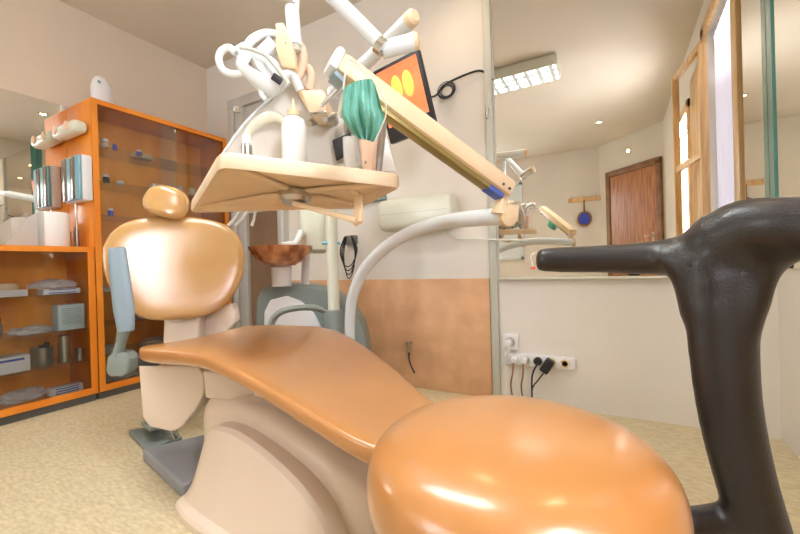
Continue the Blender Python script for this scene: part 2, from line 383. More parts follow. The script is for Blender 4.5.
# ------------------------------------------------------------ orange cabinets
def cabinet(y0, y1, z1, shelves, label, split=None, mid=None):
    t = thing('display_cabinet', ((XL+XC)/2, (y0+y1)/2, 0), label, 'cabinet')
    p = .02; xb = XL+.008
    b = new()
    for y in (y0+p/2, y1-p/2): box(b, ((xb+XC)/2, y, (z1+.045)/2), (XC-xb, p, z1-.045), None, .002)
    box(b, ((xb+XC)/2, (y0+y1)/2, z1-p/2), (XC-xb, y1-y0-2*p, p), None, .001)
    box(b, ((xb+XC)/2, (y0+y1)/2, .055), (XC-xb, y1-y0-2*p, .02), None, .001)
    for ya, yb in ((y0, y0+.032), (y1-.032, y1)): box(b, (XC-.002, (ya+yb)/2, (z1+.045)/2), (.0085, yb-ya, z1-.0455), None, 0)
    box(b, (XC-.002, (y0+y1)/2, .065), (.0075, y1-y0-.065, .038), None, 0); box(b, (XC-.002, (y0+y1)/2, z1-.016), (.0075, y1-y0-.065, .03), None, 0)
    if mid: box(b, ((xb+XC)/2, (y0+y1)/2, mid), (XC-xb, y1-y0-2*p, .02), None, .001)
    obj('body', b, 'orange_wood', t)
    obj('back_panel', wallbox(xb, xb+.008, y0+p, y1-p, .065, z1-p), 'orange_panel', t)
    obj('plinth', wallbox(xb+.02, XC-.02, y0+.002, y1-.002, 0, .045), 'plinth', t)
    for z in shelves:
        obj('glass_shelf', wallbox(xb+.01, XC-.04, y0+p+.001, y1-p-.001, z-.006, z), 'shelf_glass', t)
    ranges = [(y0, y1, .068, z1-p)] if not mid else [(y0, y1, .068, mid-.011), (y0, y1, mid+.011, z1-p)]
    for (a, c, za, zb) in ranges:
        if split:
            obj('glass_door', wallbox(XC-.012, XC-.008, a+p, split+.05, za, zb), 'cabinet_glass', t)
            obj('glass_door', wallbox(XC-.022, XC-.018, split-.05, c-p, za, zb), 'cabinet_glass', t)
        else: obj('glass_door', wallbox(XC-.012, XC-.008, a+p, c-p, za, zb), 'cabinet_glass', t)
    return t
mat('shelf_glass', (.45, .50, .42), .1, alpha=.16)
cabinet(-.10, 1.105, .915, [.245, .435, .645], 'low orange wooden cabinet with glass front under the wall mirror')
cabinet(1.112, 2.03, 1.812, [1.55, 1.33, 1.12, .64, .44, .25], 'tall orange wooden display cabinet with glass front and glass shelves', split=1.57, mid=.905)
# items ------------------------------------------------------
def jar(name, x, y, z, r, h, label, cat, m='clear_plastic', capm='white_plastic', group=None, caph=.3, contents=None):
    t = thing(name, (x, y, z), label, cat, group)
    obj('body', lathe(new(), [(r*.9, 0), (r, .004), (r, h*(1-caph)-.006), (r*.8, h*(1-caph))], (x, y, z+.0005), 20), m, t)
    obj('cap', lathe(new(), [(r*.86, h*(1-caph)+.0005), (r*.86, h*.96), (r*.75, h), (0, h)], (x, y, z+.0005), 20), capm, t)
    return t
def carton(x, y, z, sx, sy, sz, label, m, cat='box', rot=0, panel=None, name='carton', group=None):
    t = thing(name, (x, y, z), label, cat, group); R = Matrix.Rotation(rot, 3, 'Z')
    obj('body', box(new(), (x, y, z+sz/2+.0005), (sx, sy, sz), R, .002), m, t)
    if panel:
        b = new()
        for k in range(panel[1]):
            zz = z+sz*(.25+.6*k/max(1, panel[1]-1)) if panel[1] > 1 else z+sz*.8
            box(b, V((x, y, zz))+R @ V((sx/2+.0006, 0, 0)), (.0012, sy*.72, panel[2]), R)
        obj('printed_band', b, panel[0], t)
    return t
def lump(name, c, sx, sy, sz, label, cat, m, seed=1, amp=.25, parent=None):
    random.seed(seed); t = bmesh.new(); bmesh.ops.create_icosphere(t, subdivisions=3, radius=1)
    from mathutils import noise
    for v in t.verts:
        k = 1+amp*noise.noise(v.co*2.6+V((seed*3.1, 0, 0)))+amp*.6*noise.noise(v.co*7+V((0, seed, 0)))
        v.co = V((v.co.x*k*sx/2, v.co.y*k*sy/2, max(-.35, v.co.z*k)*sz/1.35))
    zm = min(v.co.z for v in t.verts)
    for v in t.verts: v.co += V(c)-V((0, 0, zm-.0006))
    b = new(); join(b, t); o = obj(name, b, m, parent, ang=25)
    if parent is None: tag(o, label, cat)
    return o
# low cabinet, shelf .645
xs = -2.86
carton(xs, .70, .645, .14, .26, .035, 'flat white packet on the upper glass shelf of the low cabinet', 'box_white', 'packet', name='packet')
t = obj('tape_roll', lathe(new(), [(.03, 0), (.05, 0), (.052, .004), (.052, .03), (.05, .034), (.03, .034), (.03, 0)], (xs, .76, .681), 28), 'cream_metal'); tag(t, 'beige roll lying on the flat white packet in the low cabinet', 'roll')
t = carton(xs+.03, .98, .645, .08, .17, .03, 'white packet with blue print in clear film on the upper shelf', 'box_white', 'packet', panel=('print_blue', 2, .005), name='packet')
lump('plastic_bag', (xs-.03, .97, .679), .16, .22, .05, 'crumpled clear plastic bag lying over the blue printed packet', 'bag', 'film', 3)
# shelf .435
jar('preserving_jar', xs, .70, .435, .045, .10, 'dark metal lidded jar at the left of the middle shelf', 'jar', 'brushed_steel', 'dark_rubber')
lump('instrument_pack', (xs+.03, .855, .435), .13, .19, .04, 'low mound of foil wrapped instruments on the middle shelf', 'instrument pack', 'film', 5, .4)
carton(xs+.05, 1.01, .435, .09, .125, .145, 'pale blue carton with printed lines on the middle shelf', 'box_blue', panel=('grey_green', 9, .0025))
# shelf .245
carton(xs+.03, .74, .245, .12, .17, .085, 'white carton with a blue edge on the lower glass shelf', 'box_white', panel=('print_blue', 1, .012))
t = thing('steel_canister', (xs+.02, .895, .245), 'wide steel canister full of instruments on the lower shelf', 'canister')
obj('body', lathe(new(), [(.0, 0), (.048, 0), (.05, .003), (.05, .10), (.052, .104), (.047, .104), (.046, .02), (0, .02)], (xs+.02, .895, .2455), 28), 'brushed_steel', t)
random.seed(4); b = new()
for k in range(12):
    a = random.random()*6.28; r = random.random()*.035; p = V((xs+.02+r*math.cos(a), .895+r*math.sin(a), .27))
    tube(b, [p, p+V((random.uniform(-.006, .006), random.uniform(-.006, .006), random.uniform(.085, .105)))], .004, 6, sm=False)
obj('instruments', b, 'dark_rubber', t)
t = obj('steel_cylinder', lathe(new(), [(0, 0), (.026, 0), (.027, .003), (.027, .155), (.022, .16), (0, .16)], (xs+.05, .985, .2455), 24), 'brushed_steel'); tag(t, 'tall thin steel cylinder beside the wide canister', 'cylinder')
t = obj('steel_cup', lathe(new(), [(0, 0), (.022, 0), (.024, .07), (.026, .073), (.02, .073), (.018, .01), (0, .01)], (xs+.07, 1.05, .2455), 24), 'brushed_steel'); tag(t, 'short steel cup right of the tall thin steel cylinder', 'cup')
# bottom board
lump('instrument_pack', (xs-.03, .82, .0655), .12, .19, .06, 'clear film bag of instruments on the bottom board of the low cabinet', 'bag', 'film', 7, .35)
lump('instrument_pack', (xs, .62, .0655), .16, .2, .07, 'clear film bag at the bottom left of the low cabinet', 'bag', 'film', 9, .35)
carton(xs+.05, .985, .0655, .06, .15, .045, 'blue and white long packet on the bottom board', 'box_white', 'packet', panel=('print_blue', 3, .006), name='packet')
o = tag(obj('wooden_tray', box(new(), (XC-.045, .86, .0695), (.03, .4, .007), None, .002), 'cream_tray'), 'narrow beige tray along the front of the bottom board', 'tray')
# tall cabinet
jar('medicine_jar', -2.80, 1.22, 1.55, .022, .055, 'small jar with white cap on the top glass shelf of the tall cabinet', 'jar')
jar('medicine_jar', -2.80, 1.275, 1.55, .013, .04, 'tiny blue capped jar beside the white capped jar', 'jar', 'blue_glass', 'print_blue')
jar('medicine_jar', -2.80, 1.42, 1.55, .016, .035, 'small blue topped bottle alone on the middle of the top shelf', 'jar', 'blue_glass', 'white_plastic')
jar('medicine_jar', -2.80, 1.22, 1.33, .018, .05, 'small dark jar with white cap on the second shelf', 'jar', 'dark_rubber', 'white_plastic')
jar('medicine_jar', -2.80, 1.30, 1.33, .02, .025, 'low white tub on the second shelf of the tall cabinet', 'jar', 'white_plastic', 'white_plastic')
carton(-2.80, 1.55, 1.33, .05, .12, .04, 'small white carton with dark blue print on the second shelf', 'box_white', panel=('print_blue', 3, .006))
for k, y in enumerate((1.70, 1.80, 1.89)):
    jar('medicine_jar', -2.82, y, 1.33, .025, .06, ('cream jar behind the right glass door, leftmost of three', 'cream jar behind the right glass door, middle of three', 'cream jar behind the right glass door, rightmost of three')[k], 'jar', 'cream_tray', 'off_white', group='cream jars on the second shelf')
lump('plaster_model', (-2.88, 1.48, 1.55), .08, .15, .045, 'pale plaster dental cast on the top glass shelf', 'dental cast', 'cream_tray', 2, .3)
jar('medicine_jar', -2.80, 1.24, 1.12, .015, .05, 'small blue bottle on the third shelf', 'jar', 'blue_glass', 'white_plastic')
carton(-2.80, 1.86, 1.12, .05, .08, .05, 'small yellow carton on the third shelf near the tray edge', 'yellow_card')if False else None
for (y, z, sy, sz, lb) in ((1.22, .64, .10, .035, 'film packet on the upper shelf of the tall cabinet base'), (1.48, .44, .22, .04, 'flat film wrapped tray on the middle shelf behind the armrest'), (1.22, .25, .12, .05, 'round film packet low behind the blue grey armrest'), (1.75, .44, .2, .04, 'film wrapped tray on the middle shelf behind the backrest'), (1.3, .0655, .2, .05, 'crumpled film pack on the base board of the tall cabinet'), (1.5, .25, .2, .05, 'silvery film pack on the low shelf behind the chair column')):
    lump('instrument_pack', (-2.84, y, z), .14, sy, sz, lb, 'packet', 'film', int(y*50), .35)
carton(-2.80, 1.70, .64, .1, .14, .07, 'white carton with blue print behind the seat column', 'box_white', panel=('print_blue', 2, .01))
# bottle on top
z = 1.812
t = thing('plastic_bottle', (-2.80, 1.2, z), 'white oval plastic bottle standing on top of the tall orange cabinet', 'bottle')
obj('body', lathe(new(), [(0, 0), (.055, 0), (.06, .006), (.058, .12), (.045, .165), (.03, .185), (0, .19)], (-2.82, 1.22, z+.0005), 28, sx=.7), 'white_plastic', t)
obj('emblem', lathe(new(), [(0, 0), (.010, 0), (.009, .002), (0, .002)], (-2.779, 1.19, z+.14), 16, Matrix.Rotation(math.pi/2, 3, 'Y')), 'blue_grey', t)
# side lamp on tall cabinet side panel
yq = 1.112
t = thing('strip_light', (-2.9, yq, 1.62), 'white strip lamp with orange end lenses on the tall cabinet side', 'wall light')
obj('body', box(new(), (-2.875, yq-.045, 1.63), (.30, .085, .075), Matrix.Rotation(0, 3, 'Y'), .032, 5), 'off_white', t)
for x in (-2.80, -2.95):
    obj('lens', lathe(new(), [(0, 0), (.026, 0), (.024, .006), (0, .008)], (x, yq-.0875, 1.635), 20, Matrix.Rotation(math.pi/2, 3, 'X')), 'peach_plastic', t)
# dispensers
x = -2.822
t = thing('glove_dispenser', (x, yq, 1.20), 'blue fronted glove dispenser with white side on the tall cabinet side', 'dispenser')
obj('body', box(new(), (x, yq-.028, 1.325), (.235, .054, .27), None, .01), 'white_plastic', t)
obj('front_cover', box(new(), (x, yq-.062, 1.325), (.232, .014, .26), None, .005), 'dispenser_blue', t)
for dx in (-.055, .055): obj('window', box(new(), (x+dx-.02, yq-.0705, 1.325), (.055, .003, .25), None, .001), 'dispenser_dark', t)
b = new(); tube(b, [(-2.86, yq-.03, 1.20), (-2.86, yq-.03, .92)], .006, sm=False); o = obj('waste_pipe', b, 'brushed_steel'); tag(o, 'thin steel pipe running down under the glove dispensers', 'pipe')
# counter
cz = .915
t = thing('paper_roll', (-2.84, .965, cz), 'thick white paper towel roll standing on the low cabinet', 'paper roll')
obj('roll', lathe(new(), [(.018, 0), (.07, 0), (.072, .004), (.072, .196), (.07, .20), (.018, .20), (.018, 0)], (-2.84, .965, cz+.0006), 36), 'paper', t)
b = new(); tt = bmesh.new()
P = [[V((-2.84+.0725*math.cos(a), .965+.0725*math.sin(a), z)) for z in (cz+.198, cz+.002)] for a in (-.9, -1.1, -1.3, -1.5)]
P += [[V((-2.83, .85, cz+.16)), V((-2.82, .84, cz+.003))], [V((-2.80, .80, cz+.07)), V((-2.79, .77, cz+.003))], [V((-2.78, .745, cz+.02)), V((-2.77, .735, cz+.003))]]
vs = [[tt.verts.new(p) for p in r] for r in P]
for i in range(len(vs)-1): tt.faces.new((vs[i][0], vs[i+1][0], vs[i+1][1], vs[i][1]))
bmesh.ops.solidify(tt, geom=tt.faces[:], thickness=.0015); join(b, tt); obj('loose_sheet', b, 'paper', t)
t = thing('instrument_cup', (-2.82, .66, cz), 'white cup full of blue and steel dental probes on the low cabinet', 'cup')
obj('cup', lathe(new(), [(0, 0), (.045, 0), (.055, .075), (.058, .078), (.05, .078), (.042, .008), (0, .008)], (-2.82, .66, cz+.0006), 28), 'bottle_plastic', t)
random.seed(8)
for k in range(9):
    a = k*.7; p = V((-2.82+.02*math.cos(a), .66+.02*math.sin(a), cz+.012)); q = p+V((.03*math.cos(a), .03*math.sin(a)-.02, .11+.01*(k % 3)))
    obj('probe', tube(new(), [p, q], .0045, 8, sm=False), 'print_blue' if k % 3 == 0 else 'brushed_steel', t)
for k, yy in enumerate((1.055, 1.088)):
    o = obj('steel_tumbler', lathe(new(), [(0, 0), (.013, 0), (.015, .10+.02*k), (.012, .10+.02*k), (.010, .004), (0, .004)], (-2.90+.02*k, yy, cz+.0006), 16), 'brushed_steel')
    tag(o, ('slim steel tumbler right of the paper roll', 'taller slim steel tumbler nearest the tall cabinet')[k], 'tumbler')

# ------------------------------------------------------------ far wall fittings
# sterilizer box
def wp(px, py, off=0): return on(px, py, y=YA-off)
t = thing('wall_heater', (-1.0, YA, .95), 'glossy off-white rounded wall box beside the tray', 'wall box')
b = new()
rings = []
x0, x1 = -1.245, -.775
for f, s in ((0, .78), (.02, .93), (.06, 1), (.94, 1), (.98, .93), (1, .78)):
    rings.append(sring((x0+(x1-x0)*f, YA-.078, 1.055), (0, 1, 0), (0, 0, 1), .075*s, .095*s, 3.4, 40))
loft(b, rings); obj('body', b, 'off_white', t)
obj('seam', box(new(), (-1.01, YA-.152, 1.055), (.44, .004, .003)), 'trim_grey', t)
obj('outlet', box(new(), (-1.02, YA-.07, .955), (.22, .05, .02), None, .004), 'cream_metal', t)
b = new(); bar(b, (-1.62, YA-.02, 1.19), (-1.26, YA-.02, 1.19), .036, .04); o = obj('cable_channel', b, 'grey_green'); tag(o, 'short grey green channel on the wall left of the wall box', 'cable channel')
b = new(); tube(b, [(-.87, YA-.012, .955), (-.8, YA-.012, .90), (-.66, YA-.03, .885), (-.42, YA-.034, .865)], .005); o = obj('thin_pipe', b, 'off_white'); tag(o, 'thin cream pipe on the wall under the curved white arm', 'pipe')
# charger with cables
t = thing('cable_holder', (-1.66, YA, .95), 'grey box with looped black cables hanging on the white wall', 'cable holder')
cc = wp(351, 240, .02)
obj('box', box(new(), cc, (.085, .04, .06), None, .006), 'olive_grey', t)
for k in range(4):
    a = .036+.006*k; h = .245-.025*k; c0 = cc+V((0, -.026-.003*k, .0))
    obj('cable_loop', tube(new(), [c0+V((-a*.5, 0, .02)), c0+V((-a*1.25, 0, -h*.45)), c0+V((-a*.55, 0, -h)), c0+V((a*.5, 0, -h*.95)), c0+V((a*1.35, 0, -h*.4)), c0+V((a*.6, 0, .025))], .0035, 8), 'black_plastic', t)
# tap
t = thing('gas_tap', wp(413, 345), 'small chrome valve with dark hose on the orange wainscot', 'valve')
p0 = wp(411, 343, .012)
b = new(); tube(b, [p0, p0+V((0, -.035, 0))], .010, sm=False); bar(b, p0+V((-.022, -.037, .008)), p0+V((.022, -.037, -.002)), .012, .010); tube(b, [p0+V((0, -.03, 0)), p0+V((0, -.03, -.05))], .009, sm=False)
obj('valve', b, 'brushed_steel', t)
obj('hose', tube(new(), [p0+V((0, -.03, -.05)), p0+V((0, -.03, -.09)), p0+V((.012, -.032, -.13)), p0+V((.035, -.03, -.175))], [.007, .004, .004, .006]), 'dark_rubber', t)
# sockets
p0 = on(510, 341, y=YA)
t = thing('wall_socket', p0, 'single white wall socket above the socket strip', 'socket')
obj('plate', box(new(), (p0.x+.006, YA-.011, p0.z), (.082, .02, .082), None, .005), 'white_plastic', t)
obj('recess', lathe(new(), [(.016, 0), (.024, 0), (.025, .003), (.016, .004), (.016, 0)], (p0.x+.006, YA-.021, p0.z), 24, Matrix.Rotation(math.pi/2, 3, 'X')), 'brushed_steel', t)
pl = thing('white_plug', (p0.x, YA-.03, p0.z-.02), 'white plug in the single wall socket', 'plug')
obj('body', lathe(new(), [(0, 0), (.018, 0), (.019, .02), (.012, .035), (0, .036)], (p0.x+.004, YA-.0255, p0.z-.002), 20, Matrix.Rotation(math.pi/2, 3, 'X')), 'white_plastic', pl)
obj('cord', tube(new(), [(p0.x+.004, YA-.055, p0.z-.012), (p0.x+.002, YA-.055, p0.z-.05), (p0.x-.02, YA-.04, p0.z-.1), (p0.x-.035, YA-.032, p0.z-.16)], .004, 8), 'off_white', pl)
sz = .235; sx0, sx1 = -.535, -.185
t = thing('socket_strip', ((sx0+sx1)/2, YA, sz), 'long white strip of five wall sockets above the floor', 'socket strip')
obj('strip_body', box(new(), ((sx0+sx1)/2, YA-.014, sz), (sx1-sx0, .026, .062), None, .006), 'white_plastic', t)
SX = [sx0+.055+.062*k for k in range(5)]
for k, x in enumerate(SX):
    obj('socket_ring', lathe(new(), [(.014, 0), (.022, 0), (.023, .003), (.014, .004), (.014, 0)], (x, YA-.027, sz), 24, Matrix.Rotation(math.pi/2, 3, 'X')), 'off_white' if k < 3 else 'cream_metal', t)
for k, (x, lb) in enumerate(((SX[0], 'white plug at the left end of the socket strip'), (SX[1]-.008, 'white plug second from the left in the socket strip'))):
    t = thing('white_plug', (x, YA-.03, sz-.02), lb, 'plug')
    obj('body', lathe(new(), [(0, 0), (.017, 0), (.018, .018), (.012, .03), (0, .031)], (x, YA-.0315, sz), 20, Matrix.Rotation(math.pi/2, 3, 'X')), 'white_plastic', t)
    obj('cord', tube(new(), [(x-.004*k, YA-.055, sz-.012), (x-.006, YA-.055, sz-.07), (x-.02, YA-.04, sz-.14), (x-.012, YA-.03, sz-.225)], .0045, 8), 'frame_wood', t, label='dark brown cord')
x = SX[2]-.004
t = thing('black_plug', (x, YA-.03, sz-.02), 'round black plug in the middle of the socket strip', 'plug')
obj('body', lathe(new(), [(0, 0), (.020, 0), (.020, .02), (.013, .032), (0, .033)], (x, YA-.0315, sz+.004), 20, Matrix.Rotation(math.pi/2, 3, 'X')), 'black_plastic', t)
obj('cord', tube(new(), [(x, YA-.06, sz-.008), (x-.02, YA-.06, sz-.05), (x-.03, YA-.05, sz-.1), (x-.035, YA-.03, sz-.225)], .0045, 8), 'black_plastic', t)
x = SX[3]-.014
t = thing('black_plug', (x, YA-.03, sz-.02), 'angled black adapter plug right of the round black one', 'plug')
obj('body', box(new(), (x-.004, YA-.056, sz-.012), (.045, .045, .075), Matrix.Rotation(.55, 3, 'Y'), .008), 'black_plastic', t)
obj('cord', tube(new(), [(x-.022, YA-.066, sz-.05), (x-.05, YA-.062, sz-.09), (x-.075, YA-.075, sz-.13), (x-.085, YA-.045, sz-.225)], .0035, 8), 'black_plastic', t)

# monitor on wall
mo = thing('monitor', at(408, 97, 1.92), 'tilted black monitor showing a close-up picture of two teeth', 'monitor')
c = at(408, 97, 1.90)
tl, tr, br_, bl = at(368, 74, 1.93), at(414, 50, 1.80), at(439, 120, 1.80), at(395, 146, 1.93)
ux = (tr-tl).normalized(); uy = ((tl-bl)-ux*(tl-bl).dot(ux)).normalized(); un = ux.cross(uy)
if un.dot(FW) > 0: un = -un
mc = (tl+tr+br_+bl)/4; mw = ((tr-tl).length+(br_-bl).length)/2; mh = ((tl-bl).length+(tr-br_).length)/2
Rm = Matrix((ux, uy, un)).transposed()
obj('casing', box(new(), mc-un*.02, (mw, mh, .035), Rm, .008), 'black_plastic', mo)
obj('rear_housing', box(new(), mc-un*.052, (mw*.6, mh*.6, .03), Rm, .01), 'black_plastic', mo)
scn = box(new(), mc-un*.002+uy*mh*.075, (mw*.86, mh*.74, .002), Rm); so = obj('screen', scn, 'screen_tissue', mo)
for k in (-1, 1):
    b = new(); lathe(b, [(0, 0), (.030, 0), (.028, .0012), (0, .0014)], mc-un*.0009+ux*(.031*k+.010)+uy*(.055), 24, Rm, sx=.95, sy=2.1)
    bo = obj('tooth_image', b, 'screen_tooth', so)
obj('power_led', box(new(), mc+ux*mw*.34-uy*mh*.335-un*.001, (.022, .014, .004), Rm, .001), 'led_blue', mo)
t = thing('wall_cable', at(480, 80, 2.1), 'loosely coiled black cable on the wall beside the monitor', 'cable')
w0 = wp(489, 78, .012)
obj('long_run', tube(new(), [mc-un*.07+ux*.05, wp(435, 96, .06), wp(446, 84, .03), wp(470, 73, .02), wp(482, 71, .015), w0, wp(493, 80, .006)], .006, 8), 'black_plastic', t)
b = new(); c0 = wp(447, 91, .02)
for k in range(4):
    r = .030+.006*k; a0 = k*1.1
    tube(b, [c0+V((r*1.15*math.cos(a0+a*.7), -.004*k, r*math.sin(a0+a*.7))) for a in range(10)], .003, 6, 4)
obj('coil', b, 'black_plastic', t)

# ------------------------------------------------------------ lamp arm and operating light
lt = thing('operating_light', at(290, 50, 1.15), 'white dental operating light with loop handles on a jointed tubular arm', 'operating light'); t = lt
obj('rear_tube', tube(new(), [at(334, 92, 1.72), at(372, 57, 1.5), at(410, 20, 1.30)], .027, 20, sm=False), 'white_enamel', t)
dirn = (at(410, 20, 1.30)-at(334, 92, 1.72)).normalized()
obj('end_cap', tube(new(), [at(410, 20, 1.30)-dirn*.004, at(410, 20, 1.30)+dirn*.018, at(410, 20, 1.30)+dirn*.03], [.0275, .027, .017], 20, sm=False), 'cream_metal', t)
j0, j1 = at(382, 50, 1.22), at(413, 42, 1.22)
obj('elbow_tube', tube(new(), [j0, j1], .027, 20, sm=False), 'white_enamel', t)
dj = (j1-j0).normalized()
obj('end_cap', tube(new(), [j1, j1+dj*.014, j1+dj*.02], [.0275, .026, .017], 20, sm=False), 'cream_metal', t)
e1 = at(296, -40, 1.15)
obj('front_tube', tube(new(), [at(386, 50, 1.22), e1], .0235, 20, sm=False), 'white_enamel', t)
b = new(); tube(b, [at(378, 44, 1.20), at(384, 49, 1.20)], .0275, 20, sm=False); obj('joint_collar', b, 'chrome', t)
# cream post behind the tray
pb = at(334, 312, 1.95); pt = V((pb.x, pb.y, 1.42))
obj('post_head', tube(new(), [pt+V((0, 0, .002)), pt+V((0, 0, .06)), at(334, 92, 1.72)], .032, 20), 'white_enamel', t)
D = 1.15
obj('pole', tube(new(), [e1, at(292, 10, D), at(295, 46, D)], .021, 18, sm=False), 'white_enamel', lt)
obj('pole_collar', tube(new(), [at(291.2, 4, D), at(291.5, 8, D)], .0225, 18, sm=False), 'chrome', lt)
obj('pole_collar', tube(new(), [at(295, 44, D), at(295.6, 52, D)], .016, 18, sm=False), 'trim_grey', lt)
b = new(); prism(b, [at(275, 23, D-.03), at(283, 22, D-.03), at(293, 45, D-.03), at(296, 68, D-.03), at(281, 66, D-.03), at(276, 50, D-.03)], FW*.03, .004)
obj('bracket', b, 'cream_metal', lt)
obj('screw', lathe(new(), [(0, 0), (.002, 0), (.002, .001), (0, .0015)], at(285.5, 43, D-.032), 10, M3), 'red_plastic', lt)
for i, pts in enumerate(([(294, 42), (301, 48), (303, 60), (300, 72), (294, 84)], [(300, 64), (309, 70), (311, 80), (308, 90)])):
    obj('hose_ring', tube(new(), [at(x, y, D+.02+.03*i) for x, y in pts], .014, 14), 'peach_plastic', lt)
obj('front_handle', tube(new(), [at(x, y, D-.02) for x, y in ((236, 53), (229, 48), (221, 52), (219, 61), (223, 70), (232, 74), (243, 73))], .0105, 14), 'white_enamel', lt)
obj('upper_handle', tube(new(), [at(x, y, D) for x, y in ((247, 47), (252, 40), (262, 34), (272, 33), (280, 36))], [.013, .013, .011, .010, .009], 14), 'white_enamel', lt)
obj('lower_handle', tube(new(), [at(x, y, D-.0) for x, y in ((257, 82), (260, 88), (262, 95), (266, 100))], [.008, .009, .008, .007], 12), 'white_enamel', lt)
# head: tapered dish pointing down-left
hc0 = at(238, 56, D-.03); hc1 = at(283, 86, D+.02); ax = (hc1-hc0).normalized(); sd = ax.cross(FW).normalized()
dn = ax.cross(sd).normalized()
rings = []
for f, a, bb in ((0, .010, .008), (.04, .028, .018), (.25, .042, .03), (.55, .052, .036), (.85, .050, .034), (.97, .036, .026), (1, .02, .016)):
    rings.append(sring(hc0+(hc1-hc0)*f, sd, dn, a, bb, 2.8, 32))
b = new(); loft(b, rings); obj('lamp_head', b, 'white_enamel', lt)
obj('rim', tube(new(), [at(x, y, D-.062) for x, y in ((240, 47), (252, 50), (266, 56), (280, 72), (289, 84))], .006, 10), 'trim_grey', lt)
fr = Matrix((ax, sd, dn)).transposed()
nf = dn if dn.dot(FW) < 0 else -dn
obj('light_window', box(new(), hc0+(hc1-hc0)*.42+nf*.034+sd*(.0), (.042, .022, .006), fr, .002), 'brushed_steel', lt)
obj('light_window', box(new(), hc0+(hc1-hc0)*.86+nf*.032+sd*(.0), (.030, .022, .008), fr, .002), 'dark_rubber', lt)
obj('motor_block', box(new(), at(269, 50, D), (.05, .038, .04), M3 @ Matrix.Rotation(.75, 3, 'Z'), .004), 'white_enamel', lt)
obj('head_joint', box(new(), at(243, 50, D-.02), (.035, .03, .03), M3 @ Matrix.Rotation(.5, 3, 'Z'), .008), 'white_enamel', lt)
obj('hinge_neck', tube(new(), [at(284, 76, D-.01), at(292, 74, D), at(300, 90, D+.02)], .014, 12), 'white_enamel', lt)

# ------------------------------------------------------------ delivery unit with tray
du = thing('delivery_unit', at(293, 200, 1.15), 'cream delivery tray with translucent panels on a spring arm and white curved floor tube', 'delivery unit')
NL, NR, FR_, FL = at(219, 158, .95), at(402, 180, 1.10), at(360, 203, 1.48), at(190, 207, 1.33)
ctr = (NL+NR+FR_+FL)/4
tn = (NR-NL).cross(FL-NL).normalized(); tn = tn if tn.z > 0 else -tn
def rc(a, b, c, r=.03):   # rounded corner at b
    u = (a-b).normalized(); v = (c-b).normalized(); p0 = b+u*r; p1 = b+v*r
    return [((1-t)**2)*p0+2*t*(1-t)*b+t*t*p1 for t in (0, .33, .67, 1)]
Q = [NL, NR, FR_, FL]
def outline(s, dz):
    q = [ctr+(p-ctr)*s for p in Q]; out = []
    for i in range(4): out += rc(q[i-1], q[i], q[(i+1) % 4])
    return [p+tn*dz for p in out]
b = new(); loft(b, [outline(.90, -.004), outline(.955, -.018), outline(.985, -.022), outline(1, -.014), outline(1.0, .014), outline(.985, .019), outline(.95, .016), outline(.94, .004), outline(.5, .003)])
obj('tray', b, 'cream_tray', du)
hub = at(294, 203, 1.22)
b = new()
for p in (NL, FL, NR, FR_): 
    e = ctr+(p-ctr)*.88
    bar(b, ctr-tn*.008, e-tn*.008, .03, .012, tn, .005)
obj('tray_ribs', b, 'cream_tray', du)
Rt = Matrix((ux, uy, un)).transposed(); Rt = Matrix(((NR-NL).normalized(), tn.cross((NR-NL).normalized()), tn)).transposed()
hubc = ctr-tn*.03
obj('hub', lathe(new(), [(0, -.012), (.04, -.012), (.05, 0), (.05, .018), (.035, .022), (0, .022)], hubc, 28, Rt), 'brushed_steel', du)
b = new(); k1 = at(358, 221, 1.12); k2 = at(359, 196, 1.18)
bar(b, hubc-tn*.014, k1, .03, .016); bar(b, k1-V((0, 0, .008)), k2, .03, .014, V((0, 1, 0)))
bar(b, k2, ctr+(NR-ctr)*.55-tn*.01, .02, .012)
obj('tray_bracket', b, 'cream_metal', du)
# head console above the tray
DH = 1.22
b = new(); poly = [(218, 166), (226, 150), (245, 124), (268, 102), (293, 82), (297, 86), (312, 113), (330, 113), (352, 113), (376, 112), (388, 140), (396, 172)]
prism(b, [at(x, y, DH) for x, y in poly], FW*.012, .003); obj('side_panel', b, 'acrylic', du)
b = new(); tube(b, [at(x, y, DH-.004) for x, y in ((216, 166), (226, 149), (245, 123), (268, 101), (293, 81))], .004, 8); obj('panel_edge', b, 'white_enamel', du)
b = new(); bar(b, at(294, 81, DH-.01), at(312, 114, DH-.01), .014, .014); obj('panel_brace', b, 'cream_metal', du)
obj('panel_knob', box(new(), at(237, 109.5, DH-.012), (.018, .018, .02), M3, .004), 'brushed_steel', du)
obj('panel_handle', tube(new(), [at(x, y, DH-.03) for x, y in ((243, 142), (252, 128), (264, 119), (276, 117), (285, 121))], [.008, .014, .017, .017, .012], 14), 'off_white', du)
# console block
b = new(); prism(b, [at(x, y, 1.12) for x, y in ((300, 90), (322, 89), (326, 95), (326, 112), (309, 113))], FW*.14, .006); obj('console_block', b, 'cream_tray', du)
b = new(); bar(b, at(309, 114, 1.12), at(326, 112, 1.12), .012, .008); obj('console_lip', b, 'chrome', du)
# white tubing to spring arm
obj('link_arm', tube(new(), [at(322, 105, 1.1), at(334, 92, 1.0), at(345, 80, .93)], .007, 12, sm=False), 'chrome', du)
# body behind the mask
b = new(); prism(b, [at(x, y, 1.26) for x, y in ((306, 128), (345, 122), (385, 128), (385, 170), (306, 162))], FW*.16, .01); obj('instrument_console', b, 'cream_tray', du)
b = new(); prism(b, [at(x, y, 1.195) for x, y in ((332, 140), (350, 132), (354, 150), (336, 160))], FW*.015, .003); obj('display_panel', b, 'dark_rubber', du)
